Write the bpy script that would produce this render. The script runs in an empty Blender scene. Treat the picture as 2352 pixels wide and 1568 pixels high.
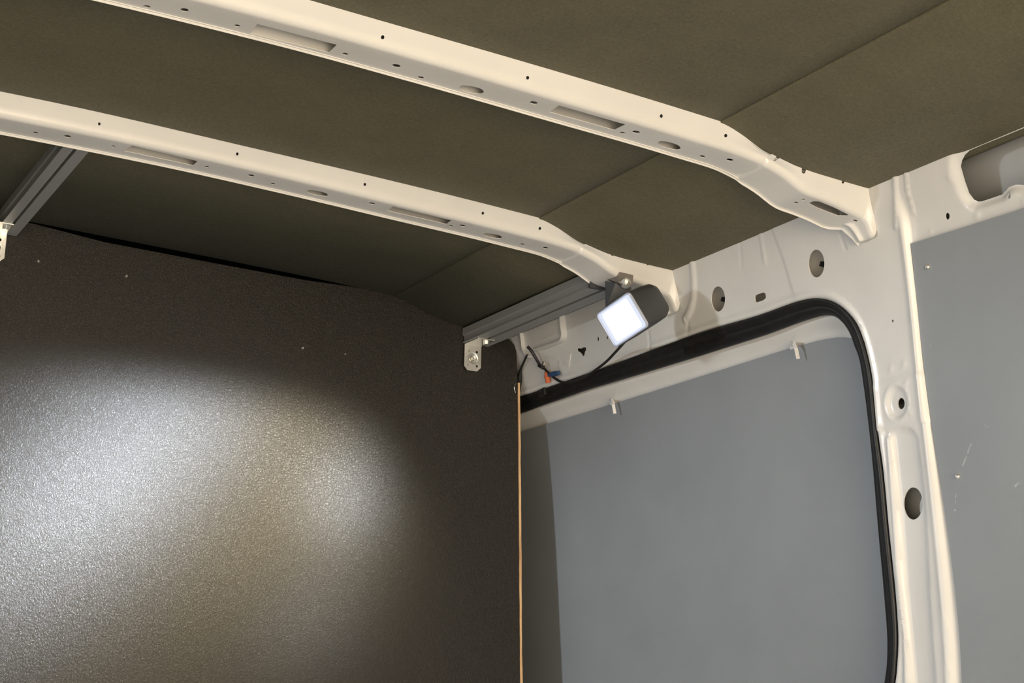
import bpy, bmesh, math, random
import numpy as np
from mathutils import Vector, Matrix
from mathutils.geometry import delaunay_2d_cdt

# ------------------------------------------------------------------ camera
# origin = the camera; X across the van, Y towards the bulkhead, Z up (metres). Floor at z = -1.15
F = 3535.0; PX, PY = 1176.0, 784.0
_dx = np.array([6440, 1047, F]); _dx = _dx/np.linalg.norm(_dx)
_dy = np.array([-2079, 856, F]); _dy = _dy/np.linalg.norm(_dy)
_dy = _dy-_dx*(_dx@_dy); _dy /= np.linalg.norm(_dy)
_dz = np.cross(_dx, _dy)
R = np.array([_dx, _dy, _dz])
scene = bpy.context.scene
cd = bpy.data.cameras.new('camera'); cam = bpy.data.objects.new('camera', cd)
scene.collection.objects.link(cam); scene.camera = cam
cd.sensor_width = 36.0; cd.lens = F/2352*36; cd.clip_start = 0.02
cam.matrix_world = Matrix(((R[0,0], -R[0,1], -R[0,2], 0), (R[1,0], -R[1,1], -R[1,2], 0), (R[2,0], -R[2,1], -R[2,2], 0), (0,0,0,1)))
# ------------------------------------------------------------------ world and light
w = bpy.data.worlds.new('world'); scene.world = w; w.use_nodes = True
w.node_tree.nodes['Background'].inputs[0].default_value = (0.9, 0.92, 1.0, 1)
w.node_tree.nodes['Background'].inputs[1].default_value = 0.3
vs = scene.view_settings
vs.view_transform = 'Standard'; vs.look = 'None'; vs.gamma = 1.0; vs.exposure = 0.22
try: vs.use_curve_mapping = False
except Exception: pass

def area(name, loc, direction, sx, sy, power, col, spread=180):
    l = bpy.data.lights.new(name, 'AREA'); l.shape = 'RECTANGLE'; l.size = sx; l.size_y = sy
    l.energy = power; l.color = col; l.spread = math.radians(spread)
    o = bpy.data.objects.new(name, l); scene.collection.objects.link(o)
    o.location = loc; o.rotation_euler = Vector(direction).to_track_quat('-Z', 'Y').to_euler()
    return o
# daylight / workshop light coming in through the open rear doors
area('rear_door_light', (0.35, -2.3, -0.15), (0.08, 1, 0.10), 1.9, 1.7, 118, (1.0, 0.83, 0.62))

# ------------------------------------------------------------------ helpers
def ray(px, py): return R @ np.array([px-PX, py-PY, F])
def on_y(px, py, y): r = ray(px, py); return r*(y/r[1])
def on_x(px, py, x): r = ray(px, py); return r*(x/r[0])
def on_z(px, py, z): r = ray(px, py); return r*(z/r[2])
def interp(tab):
    xs = np.array([t[0] for t in tab]); ys = np.array([t[1] for t in tab])
    # monotone-ish smooth cubic interpolation
    m = np.gradient(ys, xs)
    def f(x):
        x = np.asarray(x, float); i = np.clip(np.searchsorted(xs, x)-1, 0, len(xs)-2)
        h = xs[i+1]-xs[i]; t = np.clip((x-xs[i])/h, 0, 1)
        return ((2*t**3-3*t**2+1)*ys[i]+(t**3-2*t**2+t)*h*m[i]+(-2*t**3+3*t**2)*ys[i+1]+(t**3-t**2)*h*m[i+1])
    return f
def sstep(t): t = np.clip(t, 0, 1); return t*t*(3-2*t)

COL = scene.collection
def link(name, me, mat, parent=None, smooth=True):
    o = bpy.data.objects.new(name, me); COL.objects.link(o)
    if mat: me.materials.append(mat)
    if parent: o.parent = parent
    if smooth:
        me.polygons.foreach_set('use_smooth', [True]*len(me.polygons))
    return o
def tag(o, label=None, cat=None, group=None, kind=None):
    if label: o['label'] = label
    if cat: o['category'] = cat
    if group: o['group'] = group
    if kind: o['kind'] = kind
    return o
def empty(name, loc, label, cat, group=None):
    o = bpy.data.objects.new(name, None); COL.objects.link(o); o.location = loc; o.empty_display_size = .02
    return tag(o, label, cat, group)
def mesh(name, verts, faces):
    me = bpy.data.meshes.new(name); me.from_pydata([tuple(map(float, v)) for v in verts], [], faces); me.validate(); me.update(); return me
def local(o, parent):
    """keep a mesh built in world coordinates where it is under a translated empty"""
    o.parent = parent; o.matrix_parent_inverse = Matrix.Translation(-Vector(parent.location))
    return o
def bm_obj(name, bm, mat, parent=None, smooth=False, sharp=35):
    me = bpy.data.meshes.new(name); bmesh.ops.recalc_face_normals(bm, faces=bm.faces)
    bm.to_mesh(me); bm.free()
    o = link(name, me, mat, None, smooth)
    if smooth: me.set_sharp_from_angle(angle=math.radians(sharp))
    if parent: local(o, parent)
    return o
def bevel(o, wdt=.001, seg=2):
    m = o.modifiers.new('bevel', 'BEVEL'); m.width = wdt; m.segments = seg; m.limit_method = 'ANGLE'; m.angle_limit = math.radians(35); return o
def add_box(bm, c, s, rot=None):
    r = bmesh.ops.create_cube(bm, size=1)
    M = Matrix.Translation(Vector(c)) @ (rot.to_4x4() if rot else Matrix.Identity(4)) @ Matrix.Diagonal((*s, 1))
    bmesh.ops.transform(bm, matrix=M, verts=r['verts'])
def add_cyl(bm, a, b, r1, r2=None, seg=24):
    a = Vector(a); b = Vector(b); d = b-a; r2 = r1 if r2 is None else r2
    g = bmesh.ops.create_cone(bm, cap_ends=True, segments=seg, radius1=r1, radius2=r2, depth=d.length)
    M = Matrix.Translation((a+b)/2) @ d.to_track_quat('Z', 'Y').to_matrix().to_4x4()
    bmesh.ops.transform(bm, matrix=M, verts=g['verts'])
def sweep(name, pts, rad, mat, parent=None, seg=10, flat=None):
    """tube along points; pts smoothed with Catmull-Rom"""
    P = [Vector(p) for p in pts]; Q = []
    for i in range(len(P)-1):
        p0 = P[max(i-1, 0)]; p1 = P[i]; p2 = P[i+1]; p3 = P[min(i+2, len(P)-1)]
        for k in range(6):
            t = k/6; Q.append(.5*((2*p1)+(-p0+p2)*t+(2*p0-5*p1+4*p2-p3)*t*t+(-p0+3*p1-3*p2+p3)*t**3))
    Q.append(P[-1]); vs_ = []; fs = []
    up = Vector((0.3, 0.2, 1)).normalized()
    for i, q in enumerate(Q):
        d = (Q[min(i+1, len(Q)-1)]-Q[max(i-1, 0)]).normalized()
        a = d.cross(up).normalized(); b = d.cross(a).normalized()
        rr = rad(i/(len(Q)-1)) if callable(rad) else rad
        for k in range(seg):
            an = 2*math.pi*k/seg; vs_.append(q+a*math.cos(an)*rr+b*math.sin(an)*rr*(flat or 1))
    for i in range(len(Q)-1):
        for k in range(seg):
            fs.append((i*seg+k, i*seg+(k+1) % seg, (i+1)*seg+(k+1) % seg, (i+1)*seg+k))
    fs.append(tuple(range(seg))[::-1]); fs.append(tuple((len(Q)-1)*seg+k for k in range(seg)))
    o = link(name, mesh(name, vs_, fs), mat)
    if parent: local(o, parent)
    return o

def in_poly(p, poly):
    x, y = p[:, 0], p[:, 1]; c = np.zeros(len(p), bool); n = len(poly)
    for i in range(n):
        x1, y1 = poly[i]; x2, y2 = poly[(i+1) % n]
        if y1 == y2: continue
        m = ((y1 > y) != (y2 > y)) & (x < (x2-x1)*(y-y1)/(y2-y1)+x1); c ^= m
    return c
def dist_line(p, pl, closed=False):
    d = np.full(len(p), 9.0); n = len(pl); pl = np.asarray(pl, float)
    for i in range(n if closed else n-1):
        a = pl[i]; b = pl[(i+1) % n]; ab = b-a; L = ab@ab+1e-12
        t = np.clip(((p-a)@ab)/L, 0, 1); q = a+t[:, None]*ab; d = np.minimum(d, np.hypot(*(p-q).T))
    return d
def sheet(name, outline, holes, grids, mapfn, mat, thick=.0015, parent=None, offset=1.0, lines=(), lgap=.0016):
    """triangulated sheet in a 2D domain with real holes, mapped to 3D"""
    bounds = [np.asarray(outline, float)]+[np.asarray(h, float) for h in holes]
    verts = []; edges = []
    for b in bounds:
        s = len(verts); verts += [tuple(v) for v in b]; edges += [(s+i, s+(i+1) % len(b)) for i in range(len(b))]
    lv = []
    for L in lines:
        q = np.array(L, float); ok = in_poly(q, bounds[0]) & (dist_line(q, bounds[0], True) > lgap*.7)
        for h in bounds[1:]: ok &= ~in_poly(q, h) & (dist_line(q, h, True) > lgap*.7)
        if len(lv):
            ex = np.concatenate(lv); d2 = ((q[:, None, :]-ex[None])**2).sum(2).min(1); ok &= d2 > (lgap*.3)**2
        q = q[ok]
        if len(q): lv.append(q); verts += [tuple(v) for v in q]
    lines_ = [np.array(L, float) for L in lines]
    for (u0, u1, nu, v0, v1, nv, gap) in grids:
        U, V = np.meshgrid(np.linspace(u0, u1, nu), np.linspace(v0, v1, nv)); g = np.stack([U.ravel(), V.ravel()], 1)
        ok = in_poly(g, bounds[0]) & (dist_line(g, bounds[0], True) > gap)
        for h in bounds[1:]:
            lo = h.min(0)-gap; hi = h.max(0)+gap
            near = (g[:, 0] > lo[0]) & (g[:, 0] < hi[0]) & (g[:, 1] > lo[1]) & (g[:, 1] < hi[1]) & ok
            idx = np.where(near)[0]
            if len(idx):
                bad = in_poly(g[idx], h) | (dist_line(g[idx], h, True) < gap); ok[idx[bad]] = False
        for L in lines_:
            lo = L.min(0)-lgap; hi = L.max(0)+lgap
            idx = np.where(ok & (g[:, 0] > lo[0]) & (g[:, 0] < hi[0]) & (g[:, 1] > lo[1]) & (g[:, 1] < hi[1]))[0]
            if len(idx): bad = dist_line(g[idx], L) < lgap; ok[idx[bad]] = False
        verts += [tuple(v) for v in g[ok]]
    r = delaunay_2d_cdt([Vector(v) for v in verts], edges, [], 0, 1e-6)
    V = np.array([tuple(v) for v in r[0]]); T = [f for f in r[2] if len(f) == 3]
    T = np.array(T); cen = V[T].mean(1)
    keep = in_poly(cen, bounds[0])
    for h in bounds[1:]: keep &= ~in_poly(cen, h)
    T = T[keep]; X = mapfn(V)
    used = np.unique(T); re = -np.ones(len(V), int); re[used] = np.arange(len(used))
    o = link(name, mesh(name, X[used], [tuple(int(k) for k in re[t]) for t in T]), mat, None, True)
    if thick:
        m = o.modifiers.new('thickness', 'SOLIDIFY'); m.thickness = thick; m.offset = offset
        m = o.modifiers.new('split', 'EDGE_SPLIT'); m.split_angle = math.radians(76)
    if parent: local(o, parent)
    return o
def ell(cx, cy, rx, ry, n=20, rot=0):
    c, s = math.cos(math.radians(rot)), math.sin(math.radians(rot)); out = []
    for k in range(n):
        a = 2*math.pi*k/n; x, y = rx*math.cos(a), ry*math.sin(a); out.append((cx+x*c-y*s, cy+x*s+y*c))
    return out
def densify(poly, step, closed=True):
    out = []; n = len(poly); poly = [np.asarray(p, float) for p in poly]
    for i in range(n if closed else n-1):
        a, b = poly[i], poly[(i+1) % n]; k = max(1, int(np.linalg.norm(b-a)/step))
        out += [tuple(a+(b-a)*j/k) for j in range(k)]
    if not closed: out.append(tuple(poly[-1]))
    return out
def smooth_poly(pts, closed=False, sub=4):
    P = [np.asarray(p, float) for p in pts]; n = len(P); Q = []
    for i in range(n if closed else n-1):
        g = lambda k: P[k % n] if closed else P[min(max(k, 0), n-1)]
        p0, p1, p2, p3 = g(i-1), g(i), g(i+1), g(i+2)
        for k in range(sub):
            t = k/sub; Q.append(.5*((2*p1)+(-p0+p2)*t+(2*p0-5*p1+4*p2-p3)*t*t+(-p0+3*p1-3*p2+p3)*t**3))
    if not closed: Q.append(P[-1])
    return [tuple(q) for q in Q]

# ------------------------------------------------------------------ materials
def principled(name, col, rough=.5, metal=0, spec=.5, coat=0):
    m = bpy.data.materials.new(name); m.use_nodes = True; b = m.node_tree.nodes['Principled BSDF']
    b.inputs['Base Color'].default_value = (*col, 1); b.inputs['Roughness'].default_value = rough
    b.inputs['Metallic'].default_value = metal; b.inputs['Specular IOR Level'].default_value = spec
    b.inputs['Coat Weight'].default_value = coat
    return m, m.node_tree, b
def noise(nt, scale, detail=4, rough=.6, vec=None, dist=0):
    t = nt.nodes.new('ShaderNodeTexNoise'); t.inputs['Scale'].default_value = scale
    t.inputs['Detail'].default_value = detail; t.inputs['Roughness'].default_value = rough; t.inputs['Distortion'].default_value = dist
    if vec is None:
        c = nt.nodes.new('ShaderNodeTexCoord'); vec = c.outputs['Object']
    nt.links.new(vec, t.inputs['Vector']); return t
def ramp(nt, src, stops):
    r = nt.nodes.new('ShaderNodeValToRGB'); e = r.color_ramp.elements
    while len(e) < len(stops): e.new(.5)
    for i, (p, c) in enumerate(stops): e[i].position = p; e[i].color = (*c, 1)
    nt.links.new(src, r.inputs['Fac']); return r
def bump(nt, b, src, strength, dist=.001):
    n = nt.nodes.new('ShaderNodeBump'); n.inputs['Strength'].default_value = strength; n.inputs['Distance'].default_value = dist
    nt.links.new(src, n.inputs['Height']); nt.links.new(n.outputs['Normal'], b.inputs['Normal']); return n
def g3(a, k): return tuple(x*k for x in a)

def paint(name, col, rough=.38):
    m, nt, b = principled(name, col, rough, 0, .5, .25); b.inputs['Coat Roughness'].default_value = .2
    n = noise(nt, 9, 3); r = ramp(nt, n.outputs['Fac'], [(.3, g3(col, .95)), (.7, g3(col, 1.03))]); nt.links.new(r.outputs['Color'], b.inputs['Base Color'])
    n2 = noise(nt, 260, 2); bump(nt, b, n2.outputs['Fac'], .05, .0006)
    return m
M_paint = paint('white_body_paint', (.66, .645, .61))
M_paint2 = paint('grey_outer_skin', (.58, .59, .58), .5)

def plywood(name, col, rough, bs=.6, spec=.5, sc=220):
    m, nt, b = principled(name, col, rough, 0, spec)
    n = noise(nt, sc, 4, .7, dist=1.0); n0 = noise(nt, 14, 3)
    mx = nt.nodes.new('ShaderNodeMath'); mx.operation = 'ADD'; nt.links.new(n.outputs['Fac'], mx.inputs[0])
    k = nt.nodes.new('ShaderNodeMath'); k.operation = 'MULTIPLY'; k.inputs[1].default_value = .35
    nt.links.new(n0.outputs['Fac'], k.inputs[0]); nt.links.new(k.outputs[0], mx.inputs[1])
    r = ramp(nt, mx.outputs[0], [(.4, g3(col, .72)), (.95, g3(col, 1.3))]); nt.links.new(r.outputs['Color'], b.inputs['Base Color'])
    rr = nt.nodes.new('ShaderNodeMapRange'); rr.inputs['From Min'].default_value = .3; rr.inputs['From Max'].default_value = .7
    rr.inputs['To Min'].default_value = rough+.1; rr.inputs['To Max'].default_value = rough-.08
    nt.links.new(n.outputs['Fac'], rr.inputs['Value']); nt.links.new(rr.outputs[0], b.inputs['Roughness'])
    bump(nt, b, n.outputs['Fac'], bs, .0012)
    return m
M_ceil = plywood('dark_film_faced_ply_ceiling', (.115, .103, .060), .66, .2, .5, 260)
M_bulk = plywood('dark_film_faced_ply_bulkhead', (.008, .0058, .0022), .41, .75, .43, 300)
M_black, _nt, _b = principled('black_void', (.006, .006, .006), .9, 0, .1)
def rubbermat():
    m, nt, b = principled('black_rubber', (.008, .008, .008), .5)
    n = noise(nt, 60, 4); r = ramp(nt, n.outputs['Fac'], [(.4, (.005, .005, .005)), (.75, (.014, .012, .009))]); nt.links.new(r.outputs['Color'], b.inputs['Base Color'])
    bump(nt, b, n.outputs['Fac'], .3, .001); return m
M_rubber = rubbermat()
def panelmat():
    col = (.250, .266, .276)
    m, nt, b = principled('grey_lining_board', col, .5)
    n = noise(nt, 5, 3); r = ramp(nt, n.outputs['Fac'], [(.3, g3(col, .94)), (.7, g3(col, 1.05))])
    n1 = noise(nt, 330, 3); bump(nt, b, n1.outputs['Fac'], .25, .0005)
    nt.links.new(r.outputs['Color'], b.inputs['Base Color'])
    return m, nt, b, r
M_panel = panelmat()[0]
def scuffed():
    m, nt, b, r = panelmat(); m.name = 'grey_lining_board_scuffed'
    c = nt.nodes.new('ShaderNodeTexCoord'); sx = nt.nodes.new('ShaderNodeSeparateXYZ'); nt.links.new(c.outputs['Object'], sx.inputs[0])
    A = SCUFF
    def mth(op, a, b_=None):
        q = nt.nodes.new('ShaderNodeMath'); q.operation = op
        for i, v in enumerate((a, b_)):
            if v is None: continue
            if hasattr(v, 'links'): nt.links.new(v, q.inputs[i])
            else: q.inputs[i].default_value = v
        return q.outputs[0]
    total = None
    nz = noise(nt, 70, 4, .7, dist=.8)
    for (y, z, dy, dz, wd) in A:
        L = math.hypot(dy, dz); ty, tz = dy/L, dz/L
        u = mth('SUBTRACT', sx.outputs[1], y); v = mth('SUBTRACT', sx.outputs[2], z)
        along = mth('ADD', mth('MULTIPLY', u, ty/L), mth('MULTIPLY', v, tz/L))
        perp = mth('ABSOLUTE', mth('ADD', mth('MULTIPLY', u, -tz/wd), mth('MULTIPLY', v, ty/wd)))
        q = mth('MAXIMUM', mth('ABSOLUTE', along), perp)
        q = mth('ADD', q, mth('MULTIPLY', mth('SUBTRACT', nz.outputs['Fac'], .42), 5.0))
        s = nt.nodes.new('ShaderNodeMapRange'); s.inputs['From Min'].default_value = 1.1; s.inputs['From Max'].default_value = .4
        nt.links.new(q, s.inputs['Value']); s = s.outputs[0]
        total = s if total is None else mth('MAXIMUM', total, s)
    mix = nt.nodes.new('ShaderNodeMix'); mix.data_type = 'RGBA'
    nt.links.new(mth('MULTIPLY', total, .45), mix.inputs[0]); nt.links.new(r.outputs['Color'], mix.inputs[6]); mix.inputs[7].default_value = (.62, .62, .6, 1)
    nt.links.new(mix.outputs[2], b.inputs['Base Color'])
    return m
def metalmat(name, col, rough, sc=90):
    m, nt, b = principled(name, col, rough, 1.0)
    n = noise(nt, sc, 3); rr = nt.nodes.new('ShaderNodeMapRange'); rr.inputs['To Min'].default_value = rough-.08; rr.inputs['To Max'].default_value = rough+.12
    nt.links.new(n.outputs['Fac'], rr.inputs['Value']); nt.links.new(rr.outputs[0], b.inputs['Roughness'])
    bump(nt, b, n.outputs['Fac'], .08, .0005); return m
M_rail = metalmat('dull_galvanised_steel', (.40, .40, .39), .5); M_rail.node_tree.nodes['Principled BSDF'].inputs['Metallic'].default_value = .55
M_zinc = metalmat('zinc_plated_steel', (.78, .77, .72), .35)
M_lampb, _n, _b = principled('dark_grey_cast_aluminium', (.045, .048, .052), .42, 0, .5)
_q = noise(_n, 400, 2); bump(_n, _b, _q.outputs['Fac'], .15, .0004)
M_bezel, _n, _b = principled('lamp_bezel', (.55, .58, .68), .3, .3)
M_zbr = metalmat('dull_steel_bracket', (.36, .33, .31), .5)
def woodmat():
    m, nt, b = principled('raw_ply_edge', (.60, .40, .22), .7)
    c = nt.nodes.new('ShaderNodeTexCoord'); mp = nt.nodes.new('ShaderNodeMapping'); mp.inputs['Scale'].default_value = (200, 200, 14)
    nt.links.new(c.outputs['Object'], mp.inputs['Vector']); n = noise(nt, 1, 5, .7, mp.outputs['Vector'])
    r = ramp(nt, n.outputs['Fac'], [(.30, (.34, .17, .10)), (.42, (.62, .38, .20)), (.7, (.80, .58, .32))]); nt.links.new(r.outputs['Color'], b.inputs['Base Color'])
    bump(nt, b, n.outputs['Fac'], .4, .001); return m
M_wood = woodmat()
M_orange, _, _ = principled('orange_plastic', (.55, .13, .04), .4)
M_blue, _, _ = principled('blue_plastic', (.025, .06, .14), .4)
M_cable, _, _ = principled('black_cable_sleeve', (.012, .011, .010), .45)
M_tan, _, _ = principled('tan_sealant', (.55, .42, .27), .6)
M_floor, _, _ = principled('grey_ply_floor', (.68, .72, .78), .6)

# ------------------------------------------------------------------ body profiles (x of the side wall over z, z of the roof over x)
wall_x = interp([(-1.2, 1.54), (-.7, 1.562), (-.3, 1.566), (0, 1.556), (.2, 1.541), (.4, 1.523), (.5, 1.511), (.6, 1.495), (.65, 1.483), (.70, 1.467), (.735, 1.452), (.76, 1.440), (.80, 1.42)])
roof_c = interp([(-.6, .788), (-.2, .803), (.1, .814), (.45, .820), (.68, .8155), (.88, .811), (1.04, .806), (1.18, .800), (1.22, .798)])
roof_s = interp([(1.16, .801), (1.19, .799), (1.215, .792), (1.245, .781), (1.28, .772), (1.32, .764), (1.38, .760), (1.46, .757), (1.55, .753)])
def roof(x): x = np.asarray(x, float); return np.where(x < 1.19, roof_c(x), roof_s(x))
XC = .5                                  # centre line of the van

def wpt(px, py, off=0):
    """pixel -> (y, z) where its ray meets the side wall surface"""
    r = ray(px, py); lo, hi = .3, 8.0
    t = 1.5/r[0]
    for _ in range(30):
        x = float(wall_x(r[2]*t))+off; t = x/r[0]
    return (r[1]*t, r[2]*t)
def W(pts, off=0): return [wpt(*p, off) for p in pts]

# ------------------------------------------------------------------ side wall (right)
seal_out = [(1100, 940), (1202, 910), (1231, 901), (1300, 877), (1349, 860), (1430, 831), (1586, 774), (1653, 752), (1747, 725), (1822, 698), (1859, 688), (1887, 686), (1915, 693),
            (1943, 712), (1968, 742), (1984, 780), (1997, 828), (2006, 879), (2016, 987), (2029, 1083), (2041, 1210), (2056, 1354), (2063, 1458), (2060, 1533), (2056, 1568), (2046, 1640)]
seal_in = [(1100, 978), (1202, 945), (1231, 934), (1300, 910), (1349, 893), (1430, 869), (1584, 822), (1650, 801), (1750, 769), (1815, 745), (1850, 733), (1887, 723), (1915, 726),
           (1937, 744), (1953, 770), (1963, 798), (1974, 828), (1984, 891), (2000, 1019), (2007, 1100), (2016, 1210), (2029, 1354), (2037, 1458), (2037, 1518), (2031, 1568), (2020, 1640)]
so = W(seal_out); si = W(seal_in, .012)
# below the frame the opening carries on down to the sill, on the left it passes behind the bulkhead
so = [(3.35, .64), (so[0][0]+.15, so[0][1]+.0)]+so+[(so[-1][0]+.010, so[-1][1]-.05), (so[-1][0]+.016, so[-1][1]-.12), (so[-1][0]+.022, -.3), (so[-1][0]+.03, -.6), (so[-1][0]+.03, -.9)]
si = [(3.35, .612), (si[0][0]+.15, si[0][1]+.0)]+si+[(si[-1][0]+.010, si[-1][1]-.05), (si[-1][0]+.016, si[-1][1]-.12), (si[-1][0]+.022, -.3), (si[-1][0]+.03, -.6), (si[-1][0]+.03, -.9)]
so_s = smooth_poly(so, sub=4); si_s = smooth_poly(si, sub=4)
door_hole = so_s+[(so_s[-1][0]+.02, -.98), (3.35, -.98)]
# keep the hole inside the sheet
door_hole = [(min(y, 3.34), z) for y, z in door_hole]

ridge_px = [(2052, 380), (2062, 450), (2072, 520), (2083, 600), (2092, 680), (2104, 760), (2115, 850), (2125, 950), (2136, 1070), (2150, 1210), (2163, 1350), (2175, 1500), (2181, 1568)]
edge_px = [(2078, 385), (2084, 470), (2090, 560), (2101, 640), (2111, 720), (2122, 800), (2131, 870), (2144, 960), (2159, 1080), (2175, 1190), (2190, 1330), (2206, 1480), (2215, 1568)]
rz = sorted([(z, y) for y, z in W(ridge_px)]); ez = sorted([(z, y) for y, z in W(edge_px, .005)])
_rp = np.polyfit([a[0] for a in rz], [a[1] for a in rz], 3); _ep = np.polyfit([a[0] for a in ez], [a[1] for a in ez], 3)
def ridge_y(z): return np.polyval(_rp, np.clip(z, -.05, .80))
def edge_y(z): return np.polyval(_ep, np.clip(z, -.05, .80))

W_holes_px = [ell(1878, 605, 18.5, 32, 32), ell(1651, 686, 16, 29, 28),
    [(1735, 682), (1738, 677), (1755, 671), (1760, 674), (1761, 683), (1757, 688), (1741, 694), (1736, 692)],
    ell(2178, 496, 5, 8, 14), ell(2319, 450, 4, 6, 12), ell(2069, 926, 8, 13, 20), ell(2092, 1155, 22, 37, 36), ell(2053, 737, 2.5, 3.2, 8),
    [(1327, 802), (1330, 799), (1337, 800), (1341, 797), (1347, 797), (1348, 803), (1345, 808), (1344, 815), (1340, 818), (1337, 813), (1333, 808), (1328, 806)],
    ell(1375, 778, 2.2, 5.5, 10), ell(1396, 775, 2.2, 3.5, 10)]
big_px = [(2211, 383), (2214, 369), (2221, 356), (2233, 345), (2266, 331), (2316, 311), (2352, 296), (2440, 260), (2560, 212), (2600, 215), (2600, 300), (2560, 345), (2460, 388), (2400, 408), (2352, 424),
          (2339, 422), (2326, 422), (2312, 427), (2296, 444), (2270, 453), (2249, 460), (2240, 461), (2230, 456), (2221, 442), (2216, 414)]
big = W(big_px, .010)
w_holes = [W(h, .010 if i in (3, 4) else 0) for i, h in enumerate(W_holes_px)]+[big]

rib = lambda px, hw, h, off=0: (W(px, off), hw, h)
ridges = [
    (smooth_poly(W([(1590, 585), (1594, 630), (1595, 670), (1591, 700), (1583, 720), (1576, 732)]), sub=4), .0055, .0035),          # pressed lip beside far beam foot
    rib([(1578, 730), (1582, 748), (1583, 770)], .0022, -.0012),
    rib([(2058, 390), (2062, 470), (2062, 520)], .004, .003), rib([(2094, 385), (2098, 440), (2104, 490)], .0022, .0025, .01),
    rib([(1746, 525), (1752, 560), (1758, 600)], .0035, .0012), rib([(1700, 545), (1704, 615)], .003, -.0006),
    rib([(1927, 505), (1932, 540), (1945, 570)], .002, -.0015), rib([(1490, 760), (1496, 800), (1485, 815), (1440, 830), (1380, 850)], .003, -.0012),
    rib([(1250, 815), (1285, 822), (1288, 845), (1310, 838)], .002, .001),
    rib([(2044, 1010), (2052, 1120), (2066, 1300), (2083, 1460), (2085, 1568)], .0045, .004),      # edge roll of pillar
]
ring = W(ell(2064, 925, 27, 42, 40))
recess = W([(2043, 1568+60), (2092, 1568), (2080, 1450), (2068, 1300), (2058, 1150), (2047, 1040), (2043, 1005), (2047, 990), (2062, 982), (2085, 979), (2098, 984), (2111, 1003), (2121, 1080), (2131, 1200), (2140, 1400), (2152, 1568), (2156, 1640)])
lap = W([(2000, 994), (2015, 991), (2060, 981), (2100, 974), (2144, 967), (2170, 962)])
lap2 = W([(2000, 886), (2060, 868), (2110, 858), (2140, 852)])
bumps = [wpt(*p) for p in [(2049, 847), (2079, 838), (2085, 880), (2026, 975), (2095, 948), (2179, 405), (2128, 532), (2234, 493), (2342, 460)]]
def wall_emboss(P):
    h = np.zeros(len(P))
    for pl, hw, a in ridges:
        d = dist_line(P, pl); h += a*sstep(1-d/(hw*1.6))
    # outward shoulder behind the pillar ridge
    ry = ridge_y(P[:, 1]); ey = edge_y(P[:, 1])
    top = sstep((.745-P[:, 1])/.05)
    q_ = (ry-P[:, 0])/np.maximum((ry-ey)*.86, .006); h -= .0100*top*(.5*sstep(q_)+.5*np.clip(q_, 0, 1))
    h += .0025*top*np.exp(-((P[:, 0]-ry)/.006)**2)
    # dished ring round the small pillar hole
    ins = in_poly(P, ring); d = dist_line(P, ring, True); h -= np.where(ins, .0045*sstep(d/.009), 0)
    h += .001*np.exp(-(d/.0025)**2)
    ins = in_poly(P, recess); d = dist_line(P, recess, True); h -= np.where(ins, .006*sstep(d/.008), 0)
    # lap joint of the upper pressing over the pillar
    zl = np.interp(P[:, 0], *zip(*sorted(lap))); zl2 = np.interp(P[:, 0], *zip(*sorted(lap2)))
    onp = sstep((P[:, 0]-edge_y(P[:, 1])+.01)/.01)*(P[:, 0] < 1.75)
    h += onp*(.0022*sstep((P[:, 1]-zl)/.0025+.5)-.0012*sstep((P[:, 1]-zl2)/.006+.5))
    d = dist_line(P, big, True); h -= .007*sstep(1-d/.014)
    for c in bumps: h += .0012*np.exp(-((P[:, 0]-c[0])**2+(P[:, 1]-c[1])**2)/.004**2)
    for (cx, cy) in [(1878, 605), (1651, 686), (2092, 1155)]: pass
    d = dist_line(P, so_s[2:]); h += .003*np.exp(-((d-.006)/.005)**2)-.0035*sstep(1-d/.006)
    return h
def wall_map(V):
    z = V[:, 1]; x = wall_x(z)-wall_emboss(V)
    return np.stack([x, V[:, 0], z], 1)
W_out = densify([(-1.9, .785), (-1.9, -1.15), (3.4, -1.15), (3.4, .785)], .12)
zl_ = np.linspace(0, .775, 240)
w_lines = [[(float(ridge_y(z)*(1-k)+edge_y(z)*k), z) for z in zl_] for k in (0, .2, .4, .6, .8, .93, 1.15, -.25)]
w_lines += [densify(pl, .004, False) for pl, _h, _a in ridges]+[densify(recess, .004), densify(ring, .003)]
def offset_line(pl, d):
    P = np.array(pl, float); T = np.gradient(P, axis=0); T /= np.linalg.norm(T, axis=1)[:, None]; return [tuple(p+d*np.array([-t[1], t[0]])) for p, t in zip(P, T)]
_sm = densify(so_s[2:], .005, False)
w_lines += [offset_line(_sm, sg*d) for sg in (1, -1) for d in (.003, .006, .009, .0125)]
w_lines += [[(y, z+dd) for y, z in densify(lap, .004, False)] for dd in (-.0016, .0016)]
wall_r = sheet('wall_right', W_out, [door_hole]+w_holes,
               [(-1.85, 1.0, 24, -1.1, .75, 20, .02), (1.0, 3.38, 30, -1.1, .0, 14, .02), (1.18, 2.02, 240, .0, .78, 220, .0012), (2.02, 3.0, 246, .60, .78, 50, .0012), (3.0, 3.38, 8, .60, .77, 8, .004)],
               wall_map, M_paint, .0016, offset=-1, lines=w_lines)
tag(wall_r, kind='structure')

# outer skin seen through the holes
def strip_wall(name, off, y0, y1, z0, z1, mat, n=24):
    v = []; f = []
    for i in range(n+1):
        z = z0+(z1-z0)*i/n; v += [(float(wall_x(z))+off, y0, z), (float(wall_x(z))+off, y1, z)]
    for i in range(n): f.append((2*i, 2*i+1, 2*i+3, 2*i+2))
    return link(name, mesh(name, v, f), mat)
skin = strip_wall('wall_outer', .062, -1.9, 3.4, -1.15, .80, M_paint2); tag(skin, kind='structure')
m_ = skin.modifiers.new('t', 'SOLIDIFY'); m_.thickness = .002

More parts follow.
